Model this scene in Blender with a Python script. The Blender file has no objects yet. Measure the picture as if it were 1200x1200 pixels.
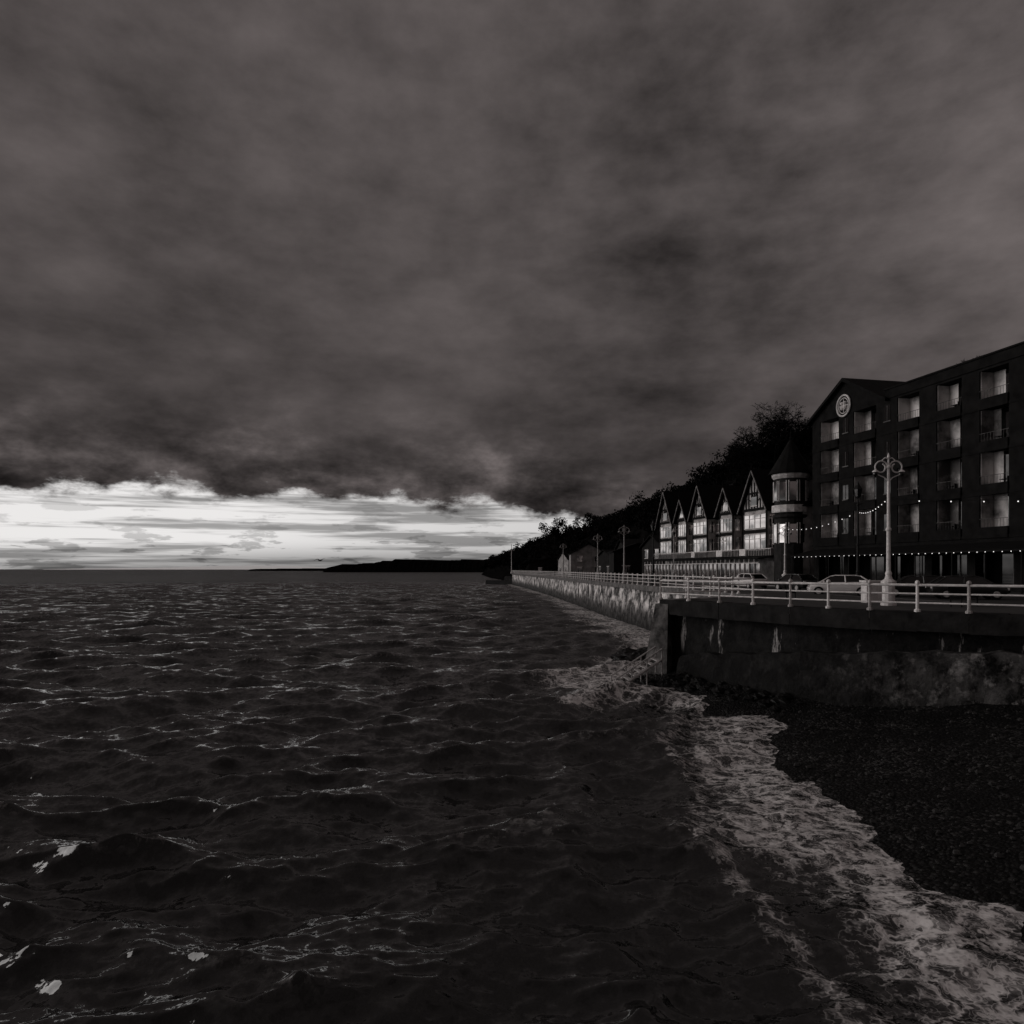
import bpy, math, random
import numpy as np
from mathutils import Vector
random.seed(7); rng=np.random.default_rng(7)
FP=850.0; EYE=6.2; DECK=4.5
sc=bpy.context.scene
sc.view_settings.view_transform='Standard'
try: sc.view_settings.look='None'
except Exception: pass
sc.view_settings.exposure=0
# ------------------------------------------------------------ node helpers
def nd(nt,t,**k):
    n=nt.nodes.new(t)
    for a,b in k.items(): setattr(n,a,b)
    return n
def put(nt,sock,v):
    if isinstance(v,bpy.types.NodeSocket): nt.links.new(v,sock)
    elif v is not None: sock.default_value=v
def M(nt,op,a,b=None,c=None,clamp=False):
    n=nd(nt,'ShaderNodeMath',operation=op); n.use_clamp=clamp
    for i,v in enumerate((a,b,c)): put(nt,n.inputs[i],v)
    return n.outputs[0]
def MR(nt,v,a,b,c,d,smooth=False):
    n=nd(nt,'ShaderNodeMapRange',interpolation_type='SMOOTHSTEP' if smooth else 'LINEAR'); n.clamp=True
    for i,x in enumerate((v,a,b,c,d)): put(nt,n.inputs[i],x)
    return n.outputs[0]
def XYZ(nt,x,y,z):
    n=nd(nt,'ShaderNodeCombineXYZ')
    for i,v in enumerate((x,y,z)): put(nt,n.inputs[i],v)
    return n.outputs[0]
def NOISE(nt,vec,scale,detail=4,rough=.55,dist=0,col=False,dim='3D'):
    n=nd(nt,'ShaderNodeTexNoise'); n.noise_dimensions=dim; put(nt,n.inputs['Vector'],vec)
    n.inputs['Scale'].default_value=scale; n.inputs['Detail'].default_value=detail
    n.inputs['Roughness'].default_value=rough; n.inputs['Distortion'].default_value=dist
    return n.outputs['Color' if col else 'Fac']
def MIXC(nt,f,a,b):
    n=nd(nt,'ShaderNodeMix',data_type='RGBA'); put(nt,n.inputs[0],f)
    put(nt,n.inputs[6],a); put(nt,n.inputs[7],b); return n.outputs[2]
def g(v,t=1.0): # warm grey
    return (v,v*(1-.055*t),v*(1-.07*t),1)
def mat(name,c1,c2=None,scale=3,rough=.8,spec=.3,bump=.0,bscale=20,stretch=(1,1,1),lo=.35,hi=.65,metal=0):
    m=bpy.data.materials.new(name); m.use_nodes=True; nt=m.node_tree
    b=nt.nodes['Principled BSDF']; b.inputs['Roughness'].default_value=rough
    b.inputs['Specular IOR Level'].default_value=spec; b.inputs['Metallic'].default_value=metal
    tc=nd(nt,'ShaderNodeTexCoord'); mp=nd(nt,'ShaderNodeMapping'); mp.inputs['Scale'].default_value=stretch
    nt.links.new(tc.outputs['Object'],mp.inputs['Vector']); v=mp.outputs[0]
    if c2 is None: c2=tuple(x*.72 for x in c1[:3])+(1,)
    f=MR(nt,NOISE(nt,v,scale,5,.6),lo,hi,0,1)
    nt.links.new(MIXC(nt,f,c1,c2),b.inputs['Base Color'])
    if bump:
        bp=nd(nt,'ShaderNodeBump'); bp.inputs['Strength'].default_value=bump; bp.inputs['Distance'].default_value=.05
        nt.links.new(NOISE(nt,v,bscale,3),bp.inputs['Height']); nt.links.new(bp.outputs[0],b.inputs['Normal'])
    return m
def glass(name,refl=.5,base=.01):
    m=bpy.data.materials.new(name); m.use_nodes=True; nt=m.node_tree
    b=nt.nodes['Principled BSDF']; b.inputs['Base Color'].default_value=g(base)
    b.inputs['Roughness'].default_value=.05; b.inputs['IOR'].default_value=2.3 if refl>.3 else 1.4
    tc=nd(nt,'ShaderNodeTexCoord')
    gl=nd(nt,'ShaderNodeBsdfGlossy'); gl.inputs['Roughness'].default_value=.04
    gl.inputs['Color'].default_value=g(.9)
    f=MR(nt,NOISE(nt,tc.outputs['Object'],.45,2),.42,.58,.02,refl)
    mx=nd(nt,'ShaderNodeMixShader'); nt.links.new(f,mx.inputs[0])
    nt.links.new(b.outputs[0],mx.inputs[1]); nt.links.new(gl.outputs[0],mx.inputs[2])
    nt.links.new(mx.outputs[0],nt.nodes['Material Output'].inputs[0]); return m
# ------------------------------------------------------------ mesh helper
class MB:
    def __init__(s): s.v=[]; s.f=[]
    def add(s,vs,fs):
        o=len(s.v); s.v+= [tuple(p) for p in vs]; s.f+=[tuple(i+o for i in f) for f in fs]
    def box(s,x0,x1,y0,y1,z0,z1):
        s.add([(x0,y0,z0),(x1,y0,z0),(x1,y1,z0),(x0,y1,z0),(x0,y0,z1),(x1,y0,z1),(x1,y1,z1),(x0,y1,z1)],
              [(0,3,2,1),(4,5,6,7),(0,1,5,4),(1,2,6,5),(2,3,7,6),(3,0,4,7)])
    def tube(s,p,q,r0,r1=None,n=6,cap=True):
        r1=r0 if r1 is None else r1; p=Vector(p); q=Vector(q); d=(q-p)
        if d.length<1e-6: return
        d.normalize(); a=d.orthogonal().normalized(); b=d.cross(a)
        vs=[]
        for c,r in((p,r0),(q,r1)):
            for i in range(n):
                t=2*math.pi*i/n; vs.append(c+a*(r*math.cos(t))+b*(r*math.sin(t)))
        fs=[(i,(i+1)%n,n+(i+1)%n,n+i) for i in range(n)]
        if cap and n>3: fs+=[tuple(range(n-1,-1,-1)),tuple(range(n,2*n))]
        s.add(vs,fs)
    def path(s,pts,r,n=6):
        for a,b in zip(pts[:-1],pts[1:]): s.tube(a,b,r,r,n)
    def lathe(s,c,prof,n=16):
        vs=[];fs=[]
        for r,z in prof:
            for i in range(n):
                t=2*math.pi*i/n; vs.append((c[0]+r*math.cos(t),c[1]+r*math.sin(t),c[2]+z))
        for j in range(len(prof)-1):
            for i in range(n): fs.append((j*n+i,j*n+(i+1)%n,(j+1)*n+(i+1)%n,(j+1)*n+i))
        fs.append(tuple(range(n-1,-1,-1))); fs.append(tuple(range((len(prof)-1)*n,len(prof)*n)))
        s.add(vs,fs)
    def ball(s,c,r,n=8,sz=1):
        s.lathe(c,[(max(.001,r*math.sin(math.pi*k/n)),-sz*r*math.cos(math.pi*k/n)) for k in range(n+1)],n)
    def prism(s,poly,axis,a,b):
        n=len(poly)
        f={'y':lambda p,t:(p[0],t,p[1]),'x':lambda p,t:(t,p[0],p[1]),'z':lambda p,t:(p[0],p[1],t)}[axis]
        s.add([f(p,a) for p in poly]+[f(p,b) for p in poly],
              [tuple(range(n)),tuple(range(2*n-1,n-1,-1))]+[(i,n+i,n+(i+1)%n,(i+1)%n) for i in range(n)])
    def obj(s,name,m,parent=None,smooth=False):
        me=bpy.data.meshes.new(name); me.from_pydata(s.v,[],s.f)
        if smooth: me.polygons.foreach_set('use_smooth',[True]*len(me.polygons))
        me.materials.append(m); me.update()
        o=bpy.data.objects.new(name,me); sc.collection.objects.link(o)
        if parent: o.parent=parent
        return o
def npmesh(name,V,F,m,smooth=True):
    me=bpy.data.meshes.new(name); V=np.ascontiguousarray(V,dtype=np.float32); F=np.ascontiguousarray(F,dtype=np.int32)
    me.vertices.add(len(V)); me.vertices.foreach_set('co',V.ravel())
    k=F.shape[1]; me.loops.add(F.size); me.loops.foreach_set('vertex_index',F.ravel())
    me.polygons.add(len(F)); me.polygons.foreach_set('loop_start',np.arange(0,F.size,k,dtype=np.int32))
    me.polygons.foreach_set('loop_total',np.full(len(F),k,dtype=np.int32))
    me.polygons.foreach_set('use_smooth',np.full(len(F),smooth))
    me.materials.append(m); me.update(calc_edges=True)
    o=bpy.data.objects.new(name,me); sc.collection.objects.link(o); return o
def gridfaces(nr,nc):
    i=np.arange(nr-1)[:,None]*nc+np.arange(nc-1)[None,:]
    return np.stack([i,i+1,i+nc+1,i+nc],-1).reshape(-1,4)
def empty(name,loc=(0,0,0),rz=0):
    e=bpy.data.objects.new(name,None); sc.collection.objects.link(e); e.location=loc; e.rotation_euler=(0,0,rz); return e
def dist_poly(X,Y,P):
    d=np.full(X.shape,1e9)
    for (ax,ay),(bx,by) in zip(P[:-1],P[1:]):
        dx,dy=bx-ax,by-ay; t=np.clip(((X-ax)*dx+(Y-ay)*dy)/(dx*dx+dy*dy),0,1)
        d=np.minimum(d,np.hypot(X-ax-t*dx,Y-ay-t*dy))
    return d
_tab=rng.random((256,256))
def vnoise(X,Y,oct=4):
    out=np.zeros_like(X,dtype=float); a=1; tot=0
    for o in range(oct):
        x=X*2**o+17.3*o; y=Y*2**o+5.1*o; xi=np.floor(x).astype(int); yi=np.floor(y).astype(int)
        fx=x-xi; fy=y-yi; fx=fx*fx*(3-2*fx); fy=fy*fy*(3-2*fy)
        t=lambda i,j:_tab[(xi+i)&255,(yi+j)&255]
        out+=a*((t(0,0)*(1-fx)+t(1,0)*fx)*(1-fy)+(t(0,1)*(1-fx)+t(1,1)*fx)*fy); tot+=a; a*=.5
    return out/tot
# ------------------------------------------------------------ materials
m_white=mat('white_paint',g(.85),g(.55),4,.45,.4)
m_join=mat('joinery_paint',g(.8),g(.45),2,.5,.3)
m_barge=mat('barge_board_paint',g(.35),g(.12),2,.6,.2)
m_lampc=mat('lamp_paint',g(.85),g(.6),5,.5,.4)
m_black=mat('black_iron',g(.01),None,5,.5,.2)
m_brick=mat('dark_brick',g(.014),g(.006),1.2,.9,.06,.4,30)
m_render=mat('pale_render',g(.8),g(.12),.28,.9,.1,.1,12,lo=.4,hi=.6)
m_roof=mat('slate_roof',g(.010),g(.005),2,.85,.08,.5,14)
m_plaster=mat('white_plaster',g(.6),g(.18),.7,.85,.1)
m_timber=mat('dark_timber',g(.008),None,4,.8,.1)
m_glass=glass('window_glass',.75)
m_glass2=glass('dark_glass',.05,.004)
m_pave=mat('promenade_paving',g(.06),g(.035),1.5,.8,.2,.2,8)
m_road=mat('asphalt',g(.04),g(.025),2,.8,.2,.2,30)
m_land=mat('hill_ground',g(.008),g(.003),.2,1,.0,.6,1)
m_leaf=mat('foliage',g(.012),g(.003),.25,.95,.03)
m_bark=mat('bark',g(.008),None,3,.95,.03)
m_metal=mat('galvanised_steel',g(.5),g(.25),6,.5,.4)
def wallmat(name,dark,mid,pale,th0,th1,zs=.25,z0=.9,z1=2.6,xr=None,sc_=1.6):
    m=bpy.data.materials.new(name); m.use_nodes=True; nt=m.node_tree; b=nt.nodes['Principled BSDF']
    b.inputs['Roughness'].default_value=.8; b.inputs['Specular IOR Level'].default_value=.12
    tc=nd(nt,'ShaderNodeTexCoord'); s=nd(nt,'ShaderNodeSeparateXYZ'); nt.links.new(tc.outputs['Object'],s.inputs[0])
    P=tc.outputs['Object']
    c=MIXC(nt,MR(nt,NOISE(nt,P,1.4,7,.68),.40,.62,0,1),g(dark),g(mid))
    sv=XYZ(nt,s.outputs[0],s.outputs[1],M(nt,'MULTIPLY',s.outputs[2],zs))
    st=MR(nt,NOISE(nt,sv,sc_,6,.7),th0,th1,0,1)
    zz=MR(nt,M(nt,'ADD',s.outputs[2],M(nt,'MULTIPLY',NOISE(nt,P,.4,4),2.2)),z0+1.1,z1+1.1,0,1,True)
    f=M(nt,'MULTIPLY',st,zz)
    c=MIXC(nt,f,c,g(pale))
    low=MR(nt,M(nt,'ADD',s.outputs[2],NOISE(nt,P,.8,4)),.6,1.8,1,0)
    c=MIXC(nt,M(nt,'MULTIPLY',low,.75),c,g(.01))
    if xr:
        fx=MR(nt,M(nt,'ADD',s.outputs[0],M(nt,'MULTIPLY',NOISE(nt,P,.5,3),3)),xr[0]+1.5,xr[1]+1.5,1,0,True)
        c=MIXC(nt,M(nt,'MULTIPLY',fx,.93),c,g(.006))
    nt.links.new(c,b.inputs['Base Color'])
    bp=nd(nt,'ShaderNodeBump'); bp.inputs['Strength'].default_value=.9; bp.inputs['Distance'].default_value=.12
    nt.links.new(NOISE(nt,P,3.5,6,.65),bp.inputs['Height']); nt.links.new(bp.outputs[0],b.inputs['Normal']); return m
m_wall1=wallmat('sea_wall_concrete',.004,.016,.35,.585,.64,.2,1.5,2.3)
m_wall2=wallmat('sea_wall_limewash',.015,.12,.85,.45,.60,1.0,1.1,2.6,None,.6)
m_wall3=wallmat('rough_stone',.006,.09,.25,.52,.66,.9,-1,.5,(12,19))
# ------------------------------------------------------------ geometry lines
W=[(48,8),(40,13),(32,17.5),(24,22),(17.2,27.3),(14.6,29.6),(12.4,32.3),(10.3,36),(8.2,40),(15.6,47),(14.2,69),(12.5,95),(9.5,160),(5,230),(0,290)]
K=[(56,6),(48,11),(40,16),(32,21),(26.5,27),(25,29.5),(24,32),(23.2,36),(22.5,40),(21.5,47),(19.5,69),(17,95),(13,160),(8.2,230),(3.2,290)]
R=[(66,0),(58,8),(52,16),(44,22),(39,28),(38,30.5),(37,33),(36.3,36.5),(35.6,40),(34.2,47),(29.6,69),(24.2,95),(17.5,160),(12.2,230),(7.5,290)]
B=[(100,0),(90,10),(80,20),(72,30),(66,40),(64,43),(62,46),(60,49),(58,52),(54,60),(47,80),(40,105),(30,165),(20,235),(12,300)]
NI=8
near=W[:NI+1]; far=W[NI:]
shoreY=[0,10,16.8,19.3,26,30,34,37,40,60]; shoreX=[8.6,8.3,8.1,8.0,9.1,10.4,12.6,15,22,30]
def strip(name,A,Bl,za,zb,m,sub=1):
    mb=MB(); n=len(A)
    mb.add([(x,y,za) for x,y in A]+[(x,y,zb) for x,y in Bl],[(i,i+1,n+i+1,n+i) for i in range(n-1)])
    return mb.obj(name,m)
strip('promenade',W,K,DECK,DECK,m_pave)
strip('road',K,R,DECK-.12,DECK-.12,m_road)
strip('pavement',R,B,DECK,DECK,m_pave)
mb=MB()
for L,s_ in((K,1),(R,-1)):
    for (ax,ay),(bx,by) in zip(L[:-1],L[1:]):
        d=.15*s_
        mb.add([(ax,ay,DECK-.13),(bx,by,DECK-.13),(bx,by,DECK+.005),(ax,ay,DECK+.005),(ax+d,ay,DECK-.13),(bx+d,by,DECK-.13),(bx+d,by,DECK+.005),(ax+d,ay,DECK+.005)],
               [(0,1,2,3),(4,7,6,5),(3,2,6,7)])
mb.obj('kerb',mat('kerb_stone',g(.2)))
def wallpts(P,step=1.2):
    pts=[]
    for (ax,ay),(bx,by) in zip(P[:-1],P[1:]):
        L=math.hypot(bx-ax,by-ay); k=max(1,int(L/step))
        for i in range(k): pts.append((ax+(bx-ax)*i/k,ay+(by-ay)*i/k,(by-ay)/L,(bx-ax)/L))
    pts.append((P[-1][0],P[-1][1],pts[-1][2],pts[-1][3])); return pts
def seawall(name,P,m,capm,over):
    mb=MB(); pts=wallpts(P); zs=[-2,0,.8,1.6,2.4,3.2,4.0]
    vs=[]
    for (x,y,a,b) in pts:
        nx,ny=-a,b
        for z in zs:
            off=-(over)+ (4-z)*.07 + random.uniform(-.04,.04)
            vs.append((x+nx*off,y+ny*off,z))
    k=len(zs); fs=[]
    for i in range(len(pts)-1):
        for j in range(k-1): fs.append((i*k+j,(i+1)*k+j,(i+1)*k+j+1,i*k+j+1))
    mb.add(vs,fs); root=mb.obj(name,m,smooth=False)
    cb=MB()
    for (x,y,a,b),(x2,y2,a2,b2) in zip(pts[:-1],pts[1:]):
        nx,ny=-a,b; o=.08+random.uniform(-.012,.012); i_=.9; dz=random.uniform(-.015,.015)
        q=[(x+nx*o,y+ny*o),(x2+nx*o,y2+ny*o),(x2-nx*i_,y2-ny*i_),(x-nx*i_,y-ny*i_)]
        zb=3.75+random.uniform(-.03,.03) if over>.3 else 3.98
        cb.add([(p[0],p[1],zb) for p in q]+[(p[0],p[1],DECK+.03+dz) for p in q],[(0,3,2,1),(4,5,6,7),(0,1,5,4),(2,3,7,6),(0,4,7,3),(1,2,6,5)])
    c=cb.obj('coping',capm,root); return root
cap1=mat('coping_dark',g(.025),g(.008),1.5,.85,.1,.5,6)
cap2=mat('coping_pale',g(.2),g(.08),1.5,.8,.1,.5,6)
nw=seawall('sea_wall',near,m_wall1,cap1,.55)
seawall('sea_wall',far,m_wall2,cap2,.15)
mb=MB(); pts=wallpts([(44,10.5),(32,17.5),(24,22),(17.2,27.3),(14.6,29.6),(12.4,32.3),(10.3,36),(9.0,38.5)],.5); vs=[];fs=[]
for (x,y,a,b) in pts:
    nx,ny=-a,b; tt=float(np.interp(x,[9,13,17],[1.7,2.6,3.1])); tz=tt+random.uniform(-.1,.08)
    for off,z in((.75,-1),(.5,.19*tt),(.38,.45*tt),(.28,.7*tt),(.2,.88*tt),(.12,tz),(-.75,tz+.02)):
        o=off+random.uniform(-.1,.1)*(z<tt*.95); vs.append((x+nx*o,y+ny*o,z))
for i in range(len(pts)-1):
    for j in range(6): fs.append((i*7+j,(i+1)*7+j,(i+1)*7+j+1,i*7+j+1))
n_=len(pts)-1; fs.append(tuple(n_*7+j for j in range(7)))
mb.add(vs,fs); mb.obj('stone_plinth',m_wall3,nw)
mb=MB()
mb.add([(6.9,39.6,-1),(8.2,38.6,-1),(9.4,40.6,-1),(7.6,41.6,-1),(7.9,40.0,4.3),(8.45,39.3,4.3),(8.9,40.2,4.3),(8.3,40.7,4.3)],
       [(0,3,2,1),(4,5,6,7),(0,1,5,4),(1,2,6,5),(2,3,7,6),(3,0,4,7)])
mb.obj('corner_buttress',mat('buttress_stone',g(.16),g(.015),1.6,.8,.1,.7,5),nw)
# ------------------------------------------------------------ railing
def railing(P,sp,r=1.0,inset=.12):
    mb=MB(); 
    for (ax,ay),(bx,by) in zip(P[:-1],P[1:]):
        L=math.hypot(bx-ax,by-ay); k=max(1,round(L/sp)); dx,dy=(bx-ax)/L,(by-ay)/L
        for i in range(k+1):
            x=ax+(bx-ax)*i/k; y=ay+(by-ay)*i/k
            mb.tube((x,y,DECK-.3),(x,y,DECK+1.12),.055*r,.045*r,8); mb.ball((x,y,DECK+1.17),.08*r,6)
            mb.lathe((x,y,DECK+.03),[(.1*r,0),(.1*r,.08),(.055*r,.12)],8)
        for z,rr in((.38,.027),(.74,.027),(1.08,.04)):
            mb.tube((ax,ay,DECK+z),(bx,by,DECK+z),rr*r,rr*r,8)
    return mb.obj('railing',m_white,smooth=False)
railing(near,2.05,1.25)
railing(far,2.4,1.25)
# ------------------------------------------------------------ access steps at the corner
e=empty('access_steps')
mb=MB(); a0=Vector((7.6,38.4,1.55)); b0=Vector((5.2,38.1,.05)); side=Vector((.1,-.99,0)).normalized()*1.1
for s_ in(0,1):
    mb.tube(a0+side*s_,b0+side*s_,.08,.08,6); 
    mb.tube(a0+side*s_+Vector((0,0,.55)),b0+side*s_+Vector((0,0,.55)),.045,.045,6)
    for t in(0,.33,.66,1):
        p=a0.lerp(b0,t)+side*s_; mb.tube(p-Vector((0,0,.8)),p+Vector((0,0,.55)),.04,.04,5)
mb.obj('stringers',m_metal,e)
mb=MB()
for i in range(8):
    p=a0.lerp(b0,(i+.5)/8); q=p+side; w=Vector((.12,.01,0))
    mb.add([p-w,p+w,q+w,q-w]+[v+Vector((0,0,.05)) for v in(p-w,p+w,q+w,q-w)],[(0,3,2,1),(4,5,6,7),(0,1,5,4),(1,2,6,5),(2,3,7,6),(3,0,4,7)])
mb.obj('treads',m_metal,e)
# ------------------------------------------------------------ beach
m_beach=bpy.data.materials.new('wet_pebbles'); m_beach.use_nodes=True; nt=m_beach.node_tree; b=nt.nodes['Principled BSDF']
tc=nd(nt,'ShaderNodeTexCoord'); P=tc.outputs['Object']
vo=nd(nt,'ShaderNodeTexVoronoi'); nt.links.new(P,vo.inputs['Vector']); vo.inputs['Scale'].default_value=11
sp_=nd(nt,'ShaderNodeSeparateColor'); nt.links.new(vo.outputs['Color'],sp_.inputs[0])
f=M(nt,'MULTIPLY',MR(nt,sp_.outputs[0],.6,1,0,1),MR(nt,NOISE(nt,P,.6,4),.4,.65,.05,1))
nt.links.new(MIXC(nt,f,g(.004),g(.06)),b.inputs['Base Color']); b.inputs['Roughness'].default_value=.5; b.inputs['Specular IOR Level'].default_value=.12
bp=nd(nt,'ShaderNodeBump'); bp.invert=True; bp.inputs['Strength'].default_value=1; bp.inputs['Distance'].default_value=.08
nt.links.new(vo.outputs['Distance'],bp.inputs['Height']); nt.links.new(bp.outputs[0],b.inputs['Normal'])
def beach_h(X,Y):
    d=X-np.interp(Y,shoreY,shoreX)
    z1=np.where(d>0,2.4*(1-np.exp(-d*.085)),d*.22)
    dw=dist_poly(X,Y,near); z2=.75-.3*dw
    z=np.maximum(z1,z2)+ (vnoise(X*.5,Y*.5,3)-.5)*.3+(vnoise(X*4,Y*4,2)-.5)*.06
    return z
xs=np.linspace(-2,52,460); ys=np.linspace(2,46,400); X,Y=np.meshgrid(xs,ys); Z=beach_h(X,Y); Z=np.maximum(Z,-1.2)
npmesh('beach',np.stack([X,Y,Z],-1).reshape(-1,3),gridfaces(*X.shape),m_beach)
def rockverts(r,seed,n=7):
    rr=random.Random(seed); vs=[];fs=[]
    for j in range(n+1):
        for i in range(n):
            t=2*math.pi*i/n+ .3*j; p=math.pi*j/n; k=r*rr.uniform(.75,1.15)
            vs.append((k*math.sin(p)*math.cos(t),k*math.sin(p)*math.sin(t),k*.65*math.cos(p)))
    for j in range(n):
        for i in range(n): fs.append((j*n+i,j*n+(i+1)%n,(j+1)*n+(i+1)%n,(j+1)*n+i))
    return vs,fs
m_stone=mat('beach_stone',g(.05),g(.01),1.3,.6,.2,.3,8)
mb=MB(); cnt=0
while cnt<2600:
    y=random.uniform(8,40); x=random.uniform(7.5,30); 
    d=x-np.interp(y,shoreY,shoreX)
    if d<.1 : continue
    z=float(beach_h(np.array([x]),np.array([y]))[0]); r=random.choice([.03,.04,.05,.05,.07,.11])
    vs,fs=rockverts(r,cnt%40,4); mb.add([(a+x,b_+y,c+z+r*.2) for a,b_,c in vs],fs); cnt+=1
mb.obj('beach_pebbles',m_stone)
m_rock=mat('wet_rock',g(.012),g(.004),1.3,.5,.2,.6,5)
mb=MB()
for i in range(90):
    x=random.uniform(7.0,13); y=46+ (x-6.8)*.7+random.uniform(-1.5,3.5); r=random.uniform(.3,.8)
    vs,fs=rockverts(r,i,7); mb.add([(a+x,b_+y,c+.1+.08*(x-6)) for a,b_,c in vs],fs)
for i in range(60):
    t=random.random(); x=12.3-4.4*t+random.uniform(-1.2,.0); y=32+8*t-random.uniform(.3,1.6); r=random.uniform(.12,.38)
    vs,fs=rockverts(r,i,7); mb.add([(a+x,b_+y,c+float(beach_h(np.array([x]),np.array([y]))[0])) for a,b_,c in vs],fs)
mb.obj('shore_rocks',m_rock)
# ------------------------------------------------------------ sea
th=np.linspace(math.radians(-49),math.radians(49),980)
rs=[5.5]
while rs[-1]<30000:
    r=rs[-1]; rs.append(r*(1+.0062*(1 if r<200 else min(7,(r/200)**1.3))))
rs=np.array(rs); TT,RR=np.meshgrid(th,rs)
X=RR*np.sin(TT); Y=RR*np.cos(TT)
nearmask=RR<420
dsh=np.full(X.shape,50.0)
Xn,Yn=X[nearmask],Y[nearmask]
d1=np.where(Yn<38,np.interp(Yn,shoreY,shoreX)-Xn,50); 
dw=dist_poly(Xn,Yn,far); dwn=dist_poly(Xn,Yn,near[4:])
dd=np.minimum(np.minimum(np.maximum(d1,0),dw),np.where(Yn>34,dwn,50)); dsh[nearmask]=dd
amp=np.clip(.25+dsh/7,0,1)
Zw=np.zeros_like(X); DX=np.zeros_like(X); DY=np.zeros_like(X); spac=RR*.0058
wr=np.random.default_rng(3)
for i in range(230):
    lam=math.exp(wr.uniform(math.log(.22),math.log(10))); k=2*math.pi/lam
    a=math.radians(-80)+wr.normal()*.5
    kx,ky=k*math.cos(a),k*math.sin(a)
    slope=.040*(1 if lam<3.0 else (3.0/lam)**.6)
    A=slope/k; fade=np.clip((lam/spac-2.0)/2.2,0,1)
    ph=kx*X+ky*Y+wr.uniform(0,6.28)
    s=np.sin(ph)*A*fade; c=np.cos(ph)*A*fade
    Zw+=c; DX-=math.cos(a)*s; DY-=math.sin(a)*s
gust=.8+.5*vnoise(X*.07+50,Y*.04+50,3)
amp=amp*gust
Zs=Zw*amp; ch=.75
Xs=X+DX*amp*ch; Ys=Y+DY*amp*ch
sw=np.zeros_like(X)
q=np.mod(d1+2.2*vnoise(Xn*.25,Yn*.25,3),3.1)
sw[nearmask]=np.where((d1<9)&(d1>0),.14*np.exp(-((q-1.5)/.5)**2)*np.clip(d1/2.5,0,1)*np.clip((9-d1)/3,0,1),0)
Zs=Zs+sw+ .03
foam=np.zeros_like(X)
wob=vnoise(Xn*.3,Yn*.3,3)*3.4-1.7
F1=np.where(Yn<41,np.clip((5.2+wob*1.2-d1)/3.0,0,1)*np.clip((d1+3)/1,0,1),0)
F1=np.maximum(F1,np.where(Yn<41,np.exp(-((q-1.2)/.6)**2)*np.clip((8-d1)/3,0,1)*.8*(d1>0),0))
width=5.5+2.5*wob+np.clip((110-Yn)/14,0,4)
F2=np.clip((width-dw)/4,0,1)
F3=np.where(Yn>30,np.clip((4.6+wob*1.2-dwn)/2,0,1)*.95,0)
foam[nearmask]=np.maximum(np.maximum(F1,F2),F3)
zn=Zs/(np.std(Zs[RR<100])+1e-6)
crest=np.clip((zn-1.5)/1.2,0,1)*np.clip((RR-5)/10,0,1)
m_sea=bpy.data.materials.new('sea_water'); m_sea.use_nodes=True; nt=m_sea.node_tree; b=nt.nodes['Principled BSDF']
b.inputs['IOR'].default_value=1.33
tc=nd(nt,'ShaderNodeTexCoord'); P=tc.outputs['Object']; geo=nd(nt,'ShaderNodeNewGeometry')
vl=nd(nt,'ShaderNodeVectorMath',operation='LENGTH'); nt.links.new(P,vl.inputs[0]); dist=vl.outputs['Value']
def vm(op,a,b_=None,s=None):
    n=nd(nt,'ShaderNodeVectorMath',operation=op); put(nt,n.inputs[0],a)
    if b_ is not None: put(nt,n.inputs[1],b_)
    if s is not None: put(nt,n.inputs['Scale'],s)
    return n.outputs[0]
n1=vm('SUBTRACT',NOISE(nt,P,4.0,3,.7,.0,True,'2D'),(.5,.5,.5)); n2=vm('SUBTRACT',NOISE(nt,P,.8,4,.7,.0,True,'2D'),(.5,.5,.5))
n1=vm('MULTIPLY',n1,(1,1,0)); n2=vm('MULTIPLY',n2,(1,1,0))
farf=MR(nt,dist,50,350,0,1)
nn=vm('ADD',vm('SCALE',n1,None,MR(nt,dist,10,200,.7,1.0)),vm('SCALE',n2,None,MR(nt,dist,25,250,.25,1.5)))
bias=vm('SCALE',(-.0,-1,0),None,M(nt,'MULTIPLY',farf,.17))
nrm=vm('NORMALIZE',vm('ADD',vm('ADD',geo.outputs['Normal'],nn),bias))
at=nd(nt,'ShaderNodeAttribute',attribute_name='foam'); F=at.outputs['Fac']
ac=nd(nt,'ShaderNodeAttribute',attribute_name='crest')
warp=vm('ADD',P,vm('SCALE',n2,None,1.8))
vo=nd(nt,'ShaderNodeTexVoronoi',feature='DISTANCE_TO_EDGE',voronoi_dimensions='2D'); vo.inputs['Scale'].default_value=1.5; nt.links.new(warp,vo.inputs['Vector'])
vo2=nd(nt,'ShaderNodeTexVoronoi',feature='DISTANCE_TO_EDGE',voronoi_dimensions='2D'); vo2.inputs['Scale'].default_value=4.6; nt.links.new(warp,vo2.inputs['Vector'])
lace=M(nt,'ADD',MR(nt,vo.outputs['Distance'],0,.2,.6,0),MR(nt,vo2.outputs['Distance'],0,.14,.4,0))
nf=NOISE(nt,P,1.5,7,.72,0,False,'2D')
fm=M(nt,'MULTIPLY',F,M(nt,'ADD',M(nt,'MULTIPLY',lace,.6),M(nt,'MULTIPLY',nf,1.05)))
fm=MR(nt,fm,.42,1.0,0,1,True)
cr=M(nt,'MULTIPLY',ac.outputs['Fac'],MR(nt,NOISE(nt,P,3,4,.7,0,False,'2D'),.52,.66,0,.2))
fm=M(nt,'MAXIMUM',fm,cr)
nt.links.new(MIXC(nt,fm,g(.008),g(.75)),b.inputs['Base Color'])
nt.links.new(M(nt,'ADD',MR(nt,dist,20,400,.08,.3),M(nt,'MULTIPLY',fm,.5)),b.inputs['Roughness'])
nt.links.new(MR(nt,dist,60,900,1.0,.4),b.inputs['Specular IOR Level'])
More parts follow.
